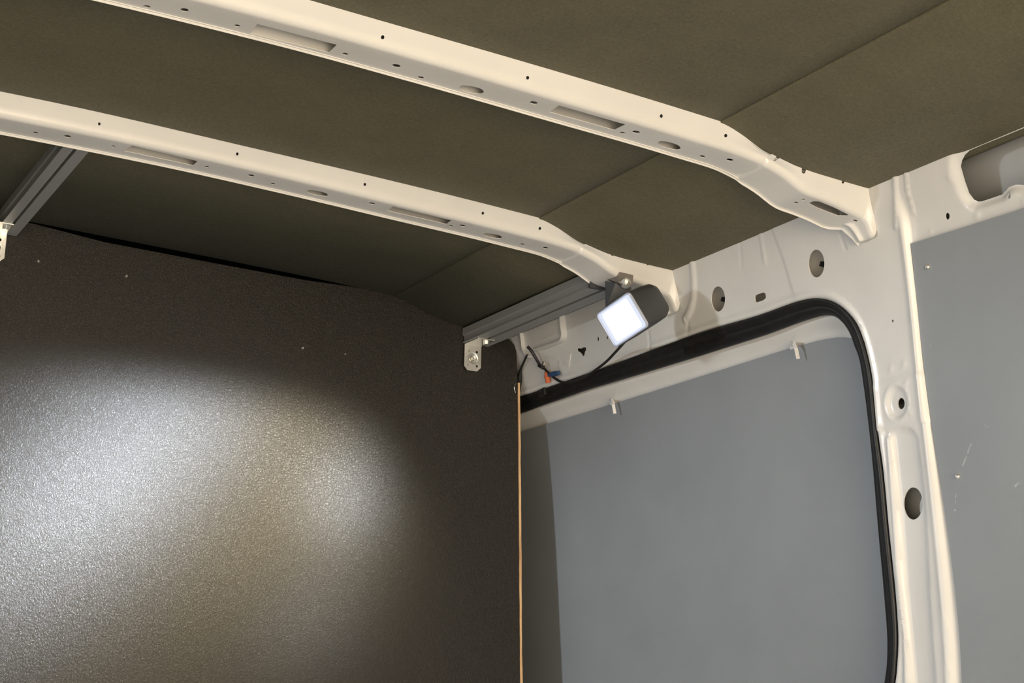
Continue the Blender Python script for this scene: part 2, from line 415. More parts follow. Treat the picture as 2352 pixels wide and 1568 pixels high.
# added reflector strips behind the wall holes, brightening their inside
for (o_, ya, yb, za_, zb__) in [(.027, 1.66, 2.75, .650, .735), (.030, 1.50, 1.65, .30, .47)]:
    q_ = strip_wall('wall_reflector', o_, ya, yb, za_, zb__, M_paint, 10); m_ = q_.modifiers.new('t', 'SOLIDIFY'); m_.thickness = .001; tag(q_, kind='structure')
# dark fixings visible deep in the two round holes
for i, (cx, cy) in enumerate([(1878, 605), (1651, 686)]):
    y, z = wpt(cx+7, cy+2, .014); x = float(wall_x(z))+.014
    t = empty('push_clip', (x, y, z), 'black plastic clip deep inside the %s round wall hole' % ['upper right', 'lower left'][i], 'clip', 'black clips inside the round holes')
    bm = bmesh.new(); add_cyl(bm, (x+.012, y-.002, z), (x-.002, y-.002, z), .006, .004, 3)
    bm_obj('clip_body', bm, M_cable, t)
    bm = bmesh.new(); add_cyl(bm, (x+.0125, y-.010, z-.002), (x+.009, y-.010, z-.002), .012, .014, 3); bm_obj('clip_base', bm, M_cable, t)

# ------------------------------------------------------------------ door seal
def dmid(i):
    return None
v = []; f = []; K = 12; n = len(so_s)
for i in range(n):
    (yo, zo), (yi, zi) = so_s[i], si_s[i]
    A = np.array([float(wall_x(zo))-.001, yo, zo]); B = np.array([float(wall_x(zi))+.014, yi, zi]); D = B-A; L = np.linalg.norm(D)
    nrm = np.array([-1, 0, 0.])*.007
    prof = [(0, -.3), (0, .55), (.12, 1.0), (.30, .95), (.42, .45), (.50, .40), (.58, .75), (.72, .80), (.88, .55), (1.0, .1), (1.0, -.6), (.5, -1.0)]
    for (a, b_) in prof: v.append(A+D*a+nrm*b_)
for i in range(n-1):
    for k in range(K): f.append((i*K+k, (i+1)*K+k, (i+1)*K+(k+1) % K, i*K+(k+1) % K))
f += [tuple(range(K)), tuple((n-1)*K+k for k in range(K))[::-1]]
seal = link('door_seal', mesh('door_seal', v, f), M_rubber)
tag(seal, 'black rubber door seal running round the side door opening', 'door seal')

# ------------------------------------------------------------------ sliding door: white frame + grey lining
door = bpy.data.objects.new('door_1', None); COL.objects.link(door); door.location = (1.62, 2.2, -.95); tag(door, kind='structure')
fr_in = smooth_poly([(3.35, .556)]+W([(1100, 1022), (1202, 993), (1285, 968), (1430, 924), (1600, 871), (1810, 805), (1850, 794), (1900, 781), (1950, 776), (2010, 790)], .05), sub=3)
pan_o = [(y, z) for y, z in fr_in]+[(1.50, .45), (1.50, -.95), (3.35, -.95)]
def off_map(off, bulge=0):
    def f_(V): return np.stack([wall_x(V[:, 1])+off, V[:, 0], V[:, 1]], 1)
    return f_
dp = sheet('lining_panel', densify(pan_o, .05), [], [(1.5, 3.3, 36, -.9, .6, 34, .015)], off_map(.044), M_panel, .003, door, -1)
tag(dp, 'smooth blue-grey lining board of the side door')
def hdr_map(V):
    zt = np.interp(V[:, 0], *zip(*sorted(fr_in)))
    u = (V[:, 1]-zt)
    return np.stack([wall_x(V[:, 1])+.047-.016*sstep((u-.004)/.03)-.004*np.exp(-((u-.03)/.008)**2), V[:, 0], V[:, 1]], 1)
hdr_o = [(1.5, -1.0), (1.5, .648), (3.36, .648), (3.36, -1.0)]
inner_cut = [(y, z-.0005) for y, z in fr_in if y > 1.52]+[(1.52, .42), (1.52, -.94), (3.34, -.94)]
inner_cut[0] = (3.34, inner_cut[0][1])
sheet('door_frame', densify(hdr_o, .1), [inner_cut], [(1.6, 3.3, 180, .46, .73, 50, .003)], hdr_map, M_paint, .0015, door, -1)

# small white hooks on the door frame
for (hx, hy, lab) in [(1405, 935, 'small white clip hooked under the door frame strip, nearer the bulkhead'), (1822, 806, 'small white clip hooked under the door frame strip, nearer the pillar')]:
    y, z = wpt(hx, hy-8, .03); x = float(wall_x(z))
    t = empty('trim_clip', (x, y, z), lab, 'clip', 'white clips along the door frame strip')
    pts = [(x+.042, y+.012, z+.006), (x+.030, y+.006, z+.009), (x+.026, y-.006, z+.005), (x+.026, y-.011, z-.004), (x+.029, y-.012, z-.020)]
    bm = bmesh.new()
    for a, b_ in zip(pts[:-1], pts[1:]):
        a = Vector(a); b_ = Vector(b_); d = b_-a
        add_box(bm, (a+b_)/2, (.006, .0022, d.length*1.08), d.to_track_quat('Z', 'X').to_matrix())
    bevel(bm_obj('hook', bm, M_paint, t), .0006)
    bm = bmesh.new(); add_box(bm, (x+.040, y+.012, z+.004), (.006, .010, .006)); bevel(bm_obj('clip_foot', bm, M_paint, t), .001)

# ------------------------------------------------------------------ grey lining board on the right
top2 = W([(2090, 560), (2200, 526), (2352, 478)], .005)
SCUFF = []
for (a, b_, c, d, wd) in [(2240, 1000, 2205, 1090, 5), (2198, 1115, 2195, 1180, 4), (2262, 975, 2275, 985, 5), (2139, 785, 2139, 800, 3), (2330, 1120, 2345, 1105, 6)]:
    y1, z1 = wpt(a, b_, .004); y2, z2 = wpt(c, d, .004); SCUFF.append(((y1+y2)/2, (z1+z2)/2, (y2-y1)/2, (z2-z1)/2, wd/2400))
M_panel2 = scuffed()
v = []; f = []; NU, NV = 40, 160; us = np.linspace(0, 1, NU)**2
zt_x, zt_y = [p[0] for p in top2][::-1], [p[1] for p in top2][::-1]
for jv in range(NV):
    vv = (jv/(NV-1))**.6; 
    for u in us:
        z = .3
        for _ in range(8):
            y = float(edge_y(z))*(1-u)-1.85*u; z = -1.1+(float(np.interp(y, zt_x, zt_y))+1.1)*vv
        v.append((float(wall_x(z))+.0055, y, z))
for a in range(NV-1):
    for b_ in range(NU-1): f.append((a*NU+b_, a*NU+b_+1, (a+1)*NU+b_+1, (a+1)*NU+b_))
lp = link('lining_panel', mesh('lining_panel', v, f), M_panel2); m_ = lp.modifiers.new('t', 'SOLIDIFY'); m_.thickness = .003; m_.offset = 1
m_ = lp.modifiers.new('split', 'EDGE_SPLIT'); m_.split_angle = math.radians(60)
tag(lp, 'flat blue-grey lining board screwed to the wall right of the door pillar', 'lining panel')
def screw(name, p, nrm, r, label, cat, group, mat=M_zinc):
    p = Vector(p); nrm = Vector(nrm).normalized()
    bm = bmesh.new(); add_cyl(bm, p-nrm*.002, p+nrm*.0008, r*1.0, r, 20); add_cyl(bm, p+nrm*.0008, p+nrm*.0028, r*.95, r*.45, 20)
    o = bm_obj(name, bm, mat, None, True, 30); return tag(o, label, cat, group)
for (px, py, lab) in [(2132, 613, 'screw head near the top corner of the grey board right of the pillar'), (2201, 1094, 'screw head at mid height of the grey board, beside a pale scuff')]:
    y, z = wpt(px, py, .003); screw('screw', (float(wall_x(z))+.0018, y, z), (-1, 0, -.05), .0042, lab, 'screw', 'screws in the grey lining board')

# ------------------------------------------------------------------ roof panels
def ceil_sheet(name, x0, x1, y0, y1, zf, dz=0, nx=40):
    v = []; f = []; ys = np.linspace(y0, y1, 12); xs = np.linspace(x0, x1, nx)
    for y in ys:
        for x in xs: v.append((x, y, float(zf(x))+dz))
    for j in range(len(ys)-1):
        for i in range(nx-1): f.append((j*nx+i, j*nx+i+1, (j+1)*nx+i+1, (j+1)*nx+i))
    o = link(name, mesh(name, v, f), M_ceil); m = o.modifiers.new('t', 'SOLIDIFY'); m.thickness = .004; m.offset = 1
    return tag(o, kind='structure')
ceil = ceil_sheet('ceiling', -.5, 1.187, -1.9, 2.551, roof_c)
ceil2 = ceil_sheet('ceiling', 1.181, 1.468, -1.9, 2.551, roof_s, -.0015)
zroof = strip_v = None
bm = bmesh.new(); add_box(bm, (XC, .75, .86), (2.2, 5.4, .02)); tag(bm_obj('ceiling_outer', bm, M_black), kind='structure')  # outer roof coloured black to give the gap over the bulkhead its shade

# ------------------------------------------------------------------ roof beams
zb_tab = [(-.6, .758), (-.2, .773), (.1, .784), (.45, .7905), (.60, .790), (.76, .786), (.95, .779), (1.155, .771), (1.235, .766), (1.27, .761), (1.30, .752), (1.335, .7365), (1.37, .732), (1.40, .7275), (1.42, .723), (1.44, .7185)]
zb_i = interp(zb_tab)
def zb(x):
    x = np.asarray(x, float); return zb_i(np.minimum(x, 1.44))-.024*sstep((x-1.440)/.020)
FR, RAD, BW = .014, .009, .073           # lean of the front face, corner radius, beam width
def bw_(x): return .007*sstep((x-1.22)/.06)-.030*sstep((x-1.425)/.03)
def beam_pos(y0, x, t):
    x = np.asarray(x, float); t = np.asarray(t, float)
    zc = roof(x); b_ = zb(x); yB = y0+FR; zB = b_+RAD
    yC = yB+RAD; yD = y0+BW
    # the bottom tray flares a little towards the wall
    yD = yD+bw_(x)
    y = np.where(t < 1, y0+FR*t, np.where(t < 2, yC-RAD*np.cos((t-1)*math.pi/2), np.where(t < 3, yC+(yD-yC)*(t-2), yD+.0006*(t-3))))
    z = np.where(t < 1, zc+.001+(zB-zc-.001)*t, np.where(t < 2, zB-RAD*np.sin((t-1)*math.pi/2), np.where(t < 3, b_, b_-.0032*np.minimum(1, (t-3)/.3))))
    return np.stack([x, y, z], -1)
TS = .03
def b_front(y0, px, py):
    t = .5
    for _ in range(12):
        p = on_y(px, py, y0+FR*t); zc = float(roof(p[0])); zB = float(zb(p[0]))+RAD; t = min(max((zc-p[2])/(zc-zB), .02), 1)
    return (p[0], t*TS)
def b_bot(y0, px, py):
    z = .77; r = ray(px, py)
    for _ in range(25): p = r*(z/r[2]); z = .5*z+.5*float(zb(p[0]))
    yC = y0+FR+RAD; yD = y0+BW+float(bw_(p[0]))
    return (p[0], (2+min(max((p[1]-yC)/(yD-yC), .02), .97))*TS)
def make_beam(y0, fh, bh, slots, which):
    t = empty('roof_beam', (XC, y0, .75), 'cream-white pressed steel roof beam with slots and holes, '+which, 'roof beam', 'roof beams across the van')
    holes = [[b_front(y0, *p) for p in ell(cx, cy, r, r*1.15, 12)] for cx, cy, r in fh]
    holes += [[b_bot(y0, *p) for p in ell(cx, cy, rx, ry, 14, 8)] for cx, cy, rx, ry in bh]
    holes += [[b_bot(y0, *p) for p in densify(s, 6)] for s in slots]
    # joint between the long pressing and the deeper end piece
    J = 1.268
    x0, x1 = -.46, 1.463
    rib_c = 1.452
    def mp(V):
        P = beam_pos(y0, V[:, 0], V[:, 1]/TS); T = V[:, 1]/TS
        # lap step at the joint
        P[:, 2] -= np.where(T > .3, .0016*sstep((V[:, 0]-J)/.0015), 0); P[:, 1] -= np.where(T < 2, .0012*sstep((V[:, 0]-J)/.0015), 0)
        # pressed rib in the end foot
        g = np.exp(-((T-2.55)/.12)**2)*sstep((V[:, 0]-1.437)/.004)*sstep((1.4605-V[:, 0])/.002); P[:, 0] -= .004*g; P[:, 2] -= .003*g
        return P
    for part, a, b_ in [('beam_body', x0, 1.2665), ('end_bracket', 1.2665, x1)]:
        hs = [h for h in holes if a+.002 < np.mean([q[0] for q in h]) < b_-.002]
        out = densify([(a, .0), (b_, .0), (b_, 3.3*TS), (a, 3.3*TS)], .01)
        rows = [(a, b_, int((b_-a)/.008)+2, tt*TS, tt*TS+1e-6, 1, .0007) for tt in (.25, .5, .75, 1, 1.17, 1.34, 1.5, 1.67, 1.84, 2, 2.2, 2.4, 2.6, 2.8, 2.98, 3.03, 3.15)]
        if part == 'end_bracket': rows = [(a, b_, 110, tt*TS, tt*TS+1e-6, 1, .0004) for tt in np.concatenate([np.arange(.12, 2, .12), np.arange(2, 3, .06), [3.03, 3.15]])]
        o = sheet(part, out, hs, rows, mp, M_paint, .0008, t, 1)
    # back wall and closing plate behind the slots
    xs = np.linspace(x0, 1.44, 60); v = []; f = []
    for x in xs:
        yD = y0+BW+float(bw_(x))-.003
        v += [(x, yD, float(zb(x))-.001), (x, yD, float(roof(x))+.001), (x, y0+.004, float(roof(x))-.0028)]
    for i in range(len(xs)-1):
        f += [(3*i, 3*i+1, 3*i+4, 3*i+3), (3*i+1, 3*i+2, 3*i+5, 3*i+4)]
    local(link('back_plate', mesh('back_plate', v, f), M_paint), t)
    return t
Y_N, Y_F = 1.537, 2.011
def slot4(a, b_, c, d): return [a, b_, c, d]
def oval(xa, ya, xb, yb, h):
    """slim oval between two end pixels"""
    d = np.array([xb-xa, yb-ya]); L = np.linalg.norm(d); u = d/L; n_ = np.array([0, 1.0]); out = []
    for k in range(20):
        an = 2*math.pi*k/20; cx, cy = math.cos(an), math.sin(an)
        out.append(tuple(np.array([(xa+xb)/2, (ya+yb)/2])+u*L/2*np.sign(cx)*abs(cx)**.7+n_*h*cy))
    return out
make_beam(Y_N,
    [(879, 86, 4), (1212, 179, 3.6), (1519, 267, 3.6), (1667, 312, 3.6), (1790, 359, 3.4), (1845, 392, 5), (1935, 420, 3)],
    [(337, 15, 8.5, 3.2), (424, 23, 9.5, 4), (545, 59, 6.5, 2.8), (793, 124, 6.5, 2.8), (910, 151, 9.5, 3.8), (966, 178, 7.5, 2.8), (1226, 236, 9, 3.5), (1430, 305, 6.5, 2.2), (1461, 303, 9, 3),
     (1613, 359, 6.5, 2.2), (1676, 367, 8, 2.8), (1829, 463, 5.5, 2.2), (1845, 456, 4, 1.6), (1861, 449, 6, 2), (1964, 504, 5, 2)],
    [[(591, 55), (774, 103), (755, 121), (574, 77)], [(1284, 242), (1437, 286), (1411, 299), (1261, 257)], oval(1055, 201, 1111, 211, 8), oval(1511, 328, 1563, 340, 7.5),
     [(1857, 464), (1868, 459.5), (1882, 460), (1907, 466), (1930, 476), (1950, 486), (1952, 489), (1945, 493), (1925, 493), (1900, 484), (1875, 474)]],
    'nearer of the two, running from top left to the pillar')
make_beam(Y_F,
    [(228, 285, 3), (545, 354, 3), (838, 424, 3), (1109, 490, 3), (1240, 525, 3), (1356, 556, 3), (1406, 584, 4.5), (1487, 608, 2.6)],
    [(82, 305, 6, 2.2), (155, 313, 8, 2.8), (260, 336, 5, 1.8), (475, 383, 5, 1.8), (577, 403, 7, 2.2), (627, 422, 5, 1.8), (854, 467, 7, 2.2), (1036, 519, 5, 1.8), (1062, 518, 7, 2.2), (1200, 561, 5, 1.8), (1253, 569, 6, 2)],
    [[(303, 334), (454, 370), (443, 380), (286, 347)], [(902, 474), (1037, 506), (1025, 515), (890, 484)], oval(705, 439, 753, 448, 5), oval(1110, 538, 1153, 545, 4.5)],
    'farther of the two, with the lit floodlight at its end')

# ------------------------------------------------------------------ bulkhead
YB = 2.552
bl_px = [(70, 512), (240, 556), (460, 598), (700, 643), (800, 657), (900, 674), (1000, 702), (1040, 720), (1075, 738), (1130, 755), (1160, 774), (1172, 781), (1181, 792), (1186, 808), (1188, 850), (1189, 900), (1191, 1200), (1194, 1568)]
bp = [on_y(*p, YB) for p in bl_px]; bp = [(p[0], p[2]) for p in bp]
bp = [(-.55, -1.149), (-.47, .76), (bp[0][0]-.4, bp[0][1]-.012)]+bp+[(bp[-1][0]+.02, -.5), (bp[-1][0]+.02, -1.149)]
fr = [(x, YB, z) for x, z in bp]; bk = [(x, YB+.006, z) for x, z in bp]; n = len(bp)
me = mesh('wall_front', fr+bk, [tuple(range(n)), tuple(range(2*n-1, n-1, -1))]+[(i, n+i, n+(i+1) % n, (i+1) % n) for i in range(n)])
wf = link('wall_front', me, M_bulk, None, False); tag(wf, kind='structure')
# raw plywood edge beside the bulkhead
v = []; f = []; zs = np.linspace(-1.14, on_y(1195, 878, YB)[2], 60); random.seed(3)
za, zb_ = on_y(1195, 878, YB), on_y(1200.5, 1568, YB)
for z in zs:
    t_ = (za[2]-z)/(za[2]-zb_[2]); xl = za[0]+(zb_[0]-za[0])*min(t_, 1.6)-.0005+random.uniform(-.0005, .0005)
    wv = .0024+random.uniform(-.0003, .0003)
    v += [(xl-wv, YB+.004, z), (xl+wv, YB+.004, z), (xl+wv, YB+.010, z), (xl-wv, YB+.010, z)]
for i in range(len(zs)-1):
    for k in range(4): f.append((4*i+k, 4*i+(k+1) % 4, 4*i+4+(k+1) % 4, 4*i+4+k))
tr = link('trim_1', mesh('trim_1', v, f), M_wood, None, False); tag(tr, kind='structure')
# backing behind the bulkhead
bm = bmesh.new(); add_box(bm, (XC, 3.42, -.15), (2.4, .02, 2.1)); tag(bm_obj('wall_cab', bm, M_black), kind='structure')
for (px, py, r, lab) in [(88, 600, .0022, 'leftmost of the four'), (290, 634, .0024, 'second from the left'), (695, 799, .0024, 'third from the left'), (793, 813, .0016, 'rightmost and smallest of the four')]:
    p = on_y(px, py, YB); screw('rivet', (p[0], YB-.0002, p[2]), (0, -1, 0), r, 'tiny bright rivet head in the dark bulkhead board, '+lab, 'rivet', 'rivet heads in the bulkhead')

# ------------------------------------------------------------------ rails along the roof
def rail_mesh(x, ztop, y0, y1, w_=.036, h_=.033):
    prof = [(0, 0), (0, -.015), (.0025, -.017), (.0025, -.0295), (.0, -.031), (0, -.033), (.0150, -.033), (.0150, -.024), (.0115, -.024), (.0115, -.010), (.0260, -.010), (.0260, -.024), (.0195, -.024), (.0195, -.033),
            (.036, -.033), (.036, 0)]
    prof = [(a*w_/.036, b_*h_/.033) for a, b_ in prof]
    n = len(prof); v = [(x+a, y0, ztop+b_) for a, b_ in prof]+[(x+a, y1, ztop+b_) for a, b_ in prof]
    f = [tuple(range(n))[::-1], tuple(range(n, 2*n))]+[(i, (i+1) % n, n+(i+1) % n, n+i) for i in range(n)]
    return mesh('rail', v, f)
def bracket(x, y, z, lab):
    """L bracket: leg under the rail, plate hanging down with a countersunk hole"""
    t = empty('angle_bracket', (x, y, z), lab, 'bracket', 'angle brackets at the rail ends')
    wd, hh, th = .0365, .052, .0022; ch = .008
    # hanging plate with holes: sheet in (x,z)
    pl = [(-wd/2, 0), (wd/2, 0), (wd/2, -hh+ch), (wd/2-ch, -hh), (-wd/2+ch*.9, -hh), (-wd/2, -hh+ch)]
    hs = [ell(0.001, -.027, .0048, .0048, 20), ell(.0085, -.014, .0022, .0026, 12), ell(.0095, -.042, .0022, .0026, 12)]
    def mp(V):
        d = np.hypot(V[:, 0]-.001, V[:, 1]+.027)
        return np.stack([x+V[:, 0], y+.004*sstep(1-(d-.0045)/.006), z+V[:, 1]], 1)
    sheet('plate', densify(pl, .004), hs, [(-wd/2, wd/2, 30, -hh, 0, 50, .0006)], mp, M_zinc, th, t, -1)
    bm = bmesh.new(); add_box(bm, (x, y-.026, z-th/2+.0005), (wd, .056, th)); bevel(bm_obj('top_leg', bm, M_zinc, t), .0006)
    bm = bmesh.new(); add_cyl(bm, (x+.001, y+.006, z-.027), (x+.001, y+.0015, z-.027), .0044, .0040, 20); add_cyl(bm, (x+.001, y+.002, z-.027), (x+.001, y-.001, z-.027), .0024, .0018, 12)
    bm_obj('bolt', bm, M_zinc, t, True, 30)
    for (a, b_) in [(-.009, -.014), (-.0105, -.042)]:
        bm = bmesh.new(); add_cyl(bm, (x+a, y+.001, z+b_), (x+a, y-.0006, z+b_), .0017, .0017, 10); bm_obj('dimple', bm, M_zbr, t, True, 30)
    bm = bmesh.new(); add_cyl(bm, (x+.008, y-.038, z-.001), (x+.008, y-.038, z-.007), .006, .0055, 6); bevel(bm_obj('nut', bm, M_zinc, t), .0005)
    return t
RX, RZ = 1.3285, .757
rr_ = link('ceiling_rail', rail_mesh(RX, RZ, Y_F+.082, 2.548, .056, .029), M_rail, None, False)
tag(rr_, 'dull grey metal rail along the roof from the bulkhead corner to the floodlight', 'rail', 'grey rails fixed along the roof')
LX, LZ = .446, .822
rl_ = link('ceiling_rail', rail_mesh(LX, LZ, Y_F+BW+.002, 2.548), M_rail, None, False)
tag(rl_, 'dull grey metal rail along the roof at the left edge of the photo', 'rail', 'grey rails fixed along the roof')
bracket(1.351, 2.545, RZ-.0295, 'zinc angle bracket hanging from the end of the right-hand rail')
bracket(.446, 2.535, LZ-.0335, 'zinc angle bracket hanging from the left-hand rail, cut by the photo edge')

# ------------------------------------------------------------------ floodlights
def beam_pattern(l, L):
    """angular intensity pattern thrown by the lamp's reflector and lens: lobes in direction space (dx/dy, dz/dy)"""
    l.use_nodes = True; nt = l.node_tree; em = [n_ for n_ in nt.nodes if n_.type == 'EMISSION'][0]
    g = nt.nodes.new('ShaderNodeNewGeometry'); sp = nt.nodes.new('ShaderNodeSeparateXYZ'); nt.links.new(g.outputs['Incoming'], sp.inputs[0])
    def mth(op, a, b_=None):
        q = nt.nodes.new('ShaderNodeMath'); q.operation = op
        for i, v in enumerate((a, b_)):
            if v is None: continue
            if hasattr(v, 'links'): nt.links.new(v, q.inputs[i])
            else: q.inputs[i].default_value = v
        return q.outputs[0]
    u = mth('DIVIDE', sp.outputs[0], sp.outputs[1]); v = mth('DIVIDE', sp.outputs[2], sp.outputs[1])
    acc = None
    for (c, a, b_, amp, col) in LOBES:
        c = np.array(c, float); pc = on_y(*c, 2.552); pa = on_y(*(c+np.array(a)), 2.552)-pc; D = 2.552-L[1]
        cu, cv = (pc[0]-L[0])/D, (pc[2]-L[2])/D; k = math.hypot(pa[0], pa[2])/D; tu, tv = pa[0]/D/k, pa[2]/D/k; k2 = k*b_
        du = mth('SUBTRACT', u, cu); dv = mth('SUBTRACT', v, cv)
        s1 = mth('ADD', mth('MULTIPLY', du, tu/k), mth('MULTIPLY', dv, tv/k)); s2 = mth('ADD', mth('MULTIPLY', du, -tv/k2), mth('MULTIPLY', dv, tu/k2))
        e = mth('MULTIPLY', mth('EXPONENT', mth('MULTIPLY', mth('ADD', mth('MULTIPLY', s1, s1), mth('MULTIPLY', s2, s2)), -1.0)), amp)
        cc = nt.nodes.new('ShaderNodeVectorMath'); cc.operation = 'SCALE'; cc.inputs[0].default_value = col; nt.links.new(e, cc.inputs['Scale'])
        if acc is None: acc = cc.outputs[0]
        else:
            ad = nt.nodes.new('ShaderNodeVectorMath'); ad.operation = 'ADD'; nt.links.new(acc, ad.inputs[0]); nt.links.new(cc.outputs[0], ad.inputs[1]); acc = ad.outputs[0]
    # added cut-off: the patches fade out just below the horizontal
    vc = (.625-L[2])/(2.552-L[1]); cut = nt.nodes.new('ShaderNodeMapRange'); cut.interpolation_type = 'SMOOTHSTEP'
    cut.inputs['From Min'].default_value = vc+.02; cut.inputs['From Max'].default_value = vc-.19; nt.links.new(v, cut.inputs['Value'])
    cs = nt.nodes.new('ShaderNodeVectorMath'); cs.operation = 'SCALE'; nt.links.new(acc, cs.inputs[0]); nt.links.new(cut.outputs[0], cs.inputs['Scale']); acc = cs.outputs[0]
    ad = nt.nodes.new('ShaderNodeVectorMath'); ad.operation = 'ADD'; nt.links.new(acc, ad.inputs[0]); ad.inputs[1].default_value = (.03, .03, .03)
    nt.links.new(ad.outputs[0], em.inputs['Color']); em.inputs['Strength'].default_value = 1.0
    l.color = (1, 1, 1)
COOL = (.80, .88, 1.0); WARM = (1.0, .84, .52)
LOBES = [((0, 1250), (-380, 330), .5, 7.5, COOL), ((250, 1090), (-260, 190), .5, .9, COOL), ((440, 960), (150, 50), .6, .28, COOL), ((800, 1130), (60, -110), .9, 1.1, COOL), ((440, 1330), (-520, 420), .5, 1.0, WARM), ((640, 960), (150, 60), .6, .28, WARM), ((700, 1440), (-120, 120), .8, .5, COOL), ((870, 960), (110, 40), .7, .12, COOL)]
def floodlight(mirror=False):
    """n = facing direction, a / b = edges of the glass"""
    C = on_y(1432, 733, 1.995)
    px2m = C @ R[:, 2]/F           # metres per pixel at that depth
    A = np.array([68, -50, -123.8])*px2m; B = np.array([49, 75, -13.9])*px2m
    A = R@A; B = R@B; A /= np.linalg.norm(A); B -= A*(A@B); B /= np.linalg.norm(B); N = np.cross(A, B)
    if N[0] > 0: N = -N
    la, lb = 149*px2m, 91*px2m
    if mirror:
        fl = np.array([-1, 1, 1]); C = C*fl+np.array([2*XC, 0, 0]); A, B, N = A*fl, B*fl, N*fl
    if mirror:       # the left lamp is tilted further down than the right one
        N = Vector((.60, .05, -.80)).normalized(); A = Vector(A); A = (A-N*A.dot(N)).normalized(); B = N.cross(A); A, B, N = (np.array(q) for q in (A, B, N))
    lab = 'lit LED floodlight on the right roof rail, dark cast body and white glass' if not mirror else 'lit LED floodlight by the left wall, tilted further down than the right one'
    t = empty('floodlight', tuple(C), lab, 'floodlight')
    def P(a, b_, c): return C+A*a+B*b_+N*c
    def rrect(wa, wb, r, c, k=5):
        out = []
        for sx, sy, s in [(1, 1, 0), (-1, 1, 1), (-1, -1, 2), (1, -1, 3)]:
            for j in range(k+1):
                an = math.pi/2*(s+j/k); out.append(P(sx*(wa/2-r)+r*math.cos(an), sy*(wb/2-r)+r*math.sin(an), c))
        return out
    def loft(name, rings, mat, capa=True, capb=True):
        n = len(rings[0]); v = [q for r_ in rings for q in r_]; f = []
        for i in range(len(rings)-1):
            for k in range(n): f.append((i*n+k, i*n+(k+1) % n, (i+1)*n+(k+1) % n, (i+1)*n+k))
        if capa: f.append(tuple(range(n))[::-1])
        if capb: f.append(tuple((len(rings)-1)*n+k for k in range(n)))
        bm = bmesh.new(); me = mesh(name, v, f); bm.from_mesh(me); return bm_obj(name, bm, mat, t, True, 40)
    loft('housing', [rrect(la*.46, lb*.60, .010, -.074), rrect(la*.54, lb*.80, .012, -.072), rrect(la*.66, lb*.96, .012, -.060), rrect(la*.86, lb*1.03, .012, -.032), rrect(la*.97, lb*1.04, .012, -.012), rrect(la*1.02, lb*1.03, .009, 0), rrect(la*1.02, lb*1.03, .009, .0015)], M_lampb)
    loft('bezel', [rrect(la, lb, .008, .0016), rrect(la, lb, .008, .0046), rrect(la*.985, lb*.975, .007, .0052), rrect(la*.96, lb*.945, .0065, .0052), rrect(la*.95, lb*.935, .006, .002)], M_bezel, True, False)
    def glow(name, col, st, wa, wb, c0, c1, part):
        m, nt, b = principled(name, (.12, .13, .16), .15)
        b.inputs['Emission Color'].default_value = (*col, 1); b.inputs['Emission Strength'].default_value = st
        loft(part, [rrect(wa, wb, .005, c0), rrect(wa, wb, .005, c1)], m)
    glow('floodlight_lens_plate', (.66, .73, 1.0), .55, la*.955, lb*.94, .0020, .0032, 'lens_plate')
    glow('floodlight_reflector_glow', (.80, .86, 1.0), .72, la*.91, lb*.90, .0030, .0037, 'reflector')
    glow('floodlight_led_panel', (.93, .96, 1.0), 1.6, la*.74, lb*.80, .0035, .0042, 'led_panel')
    l = bpy.data.lights.new('floodlight_beam', 'SPOT'); l.energy = LAMP_W[int(mirror)]; l.color = (.86, .92, 1.0)
    l.spot_size = math.radians(LAMP_S[int(mirror)]); l.spot_blend = LAMP_B[int(mirror)]; l.shadow_soft_size = (.022, .05)[int(mirror)]
    lo = bpy.data.objects.new('floodlight_beam', l); COL.objects.link(lo); lo.parent = t
    lo.rotation_euler = Vector(LAMP_D[int(mirror)]).to_track_quat('-Z', 'Y').to_euler(); lo.location = tuple(np.array(P(0, 0, .03))-C)
    if not mirror: beam_pattern(l, np.array(P(0, 0, .03)))
    return t, C, A, B, N, la, lb
LAMP_W = (66, 60); LAMP_S = (130, 132); LAMP_B = (.6, .4); LAMP_D = ((-.72, .22, -.66), (.55, -.1, -.82))
fl, FC, FA, FB, FN, la, lb = floodlight()
fl2 = floodlight(True)[0]
# cradle and bolt of the floodlight
zf = float(zb(1.33))
def bq(px, py, y): return Vector(on_y(px, py, y))
bm = bmesh.new()
def quad(bm, pts, th, nrm):
    nrm = Vector(nrm).normalized()*th; a = [bm.verts.new(p) for p in pts]; b_ = [bm.verts.new(Vector(p)+nrm) for p in pts]; n = len(pts)
    bm.faces.new(a); bm.faces.new(b_[::-1])
    for i in range(n): bm.faces.new((a[i], b_[i], b_[(i+1) % n], a[(i+1) % n]))
bm = bmesh.new(); add_box(bm, (1.357, Y_F+.080, .7335), (.060, .006, .013)); bm_obj('rail_end_cover', bm, M_lampb, fl)  # added dark block that hides the lit end face of the rail
bm = bmesh.new()
yF = Y_F+.012
quad(bm, [bq(1395, 642, yF+.03), bq(1422, 625, yF), bq(1453, 632, yF), bq(1452, 655, yF+.0), bq(1436, 662, yF), bq(1420, 650, yF+.0), bq(1412, 651, yF+.02)], .002, (0, -1, 0))
o = bm_obj('mounting_bracket', bm, M_zbr, fl); bevel(o, .0006)
bm = bmesh.new(); quad(bm, [bq(1391, 645, yF+.03), bq(1414, 649, yF+.01), bq(1450, 660, yF), bq(1450, 674, yF), bq(1448, 690, yF), bq(1392, 706, yF+.03)], .0015, (0, 1, 0)); bm_obj('yoke', bm, M_lampb, fl)
c = bq(1437, 650, yF-.004); ax = Vector((-.55, -.6, -.55)).normalized(); bm = bmesh.new(); add_cyl(bm, c-ax*.002, c+ax*.003, .0085, .0085, 24); add_cyl(bm, c+ax*.003, c+ax*.009, .0052, .005, 6); add_cyl(bm, c+ax*.009, c+ax*.013, .003, .0028, 14)
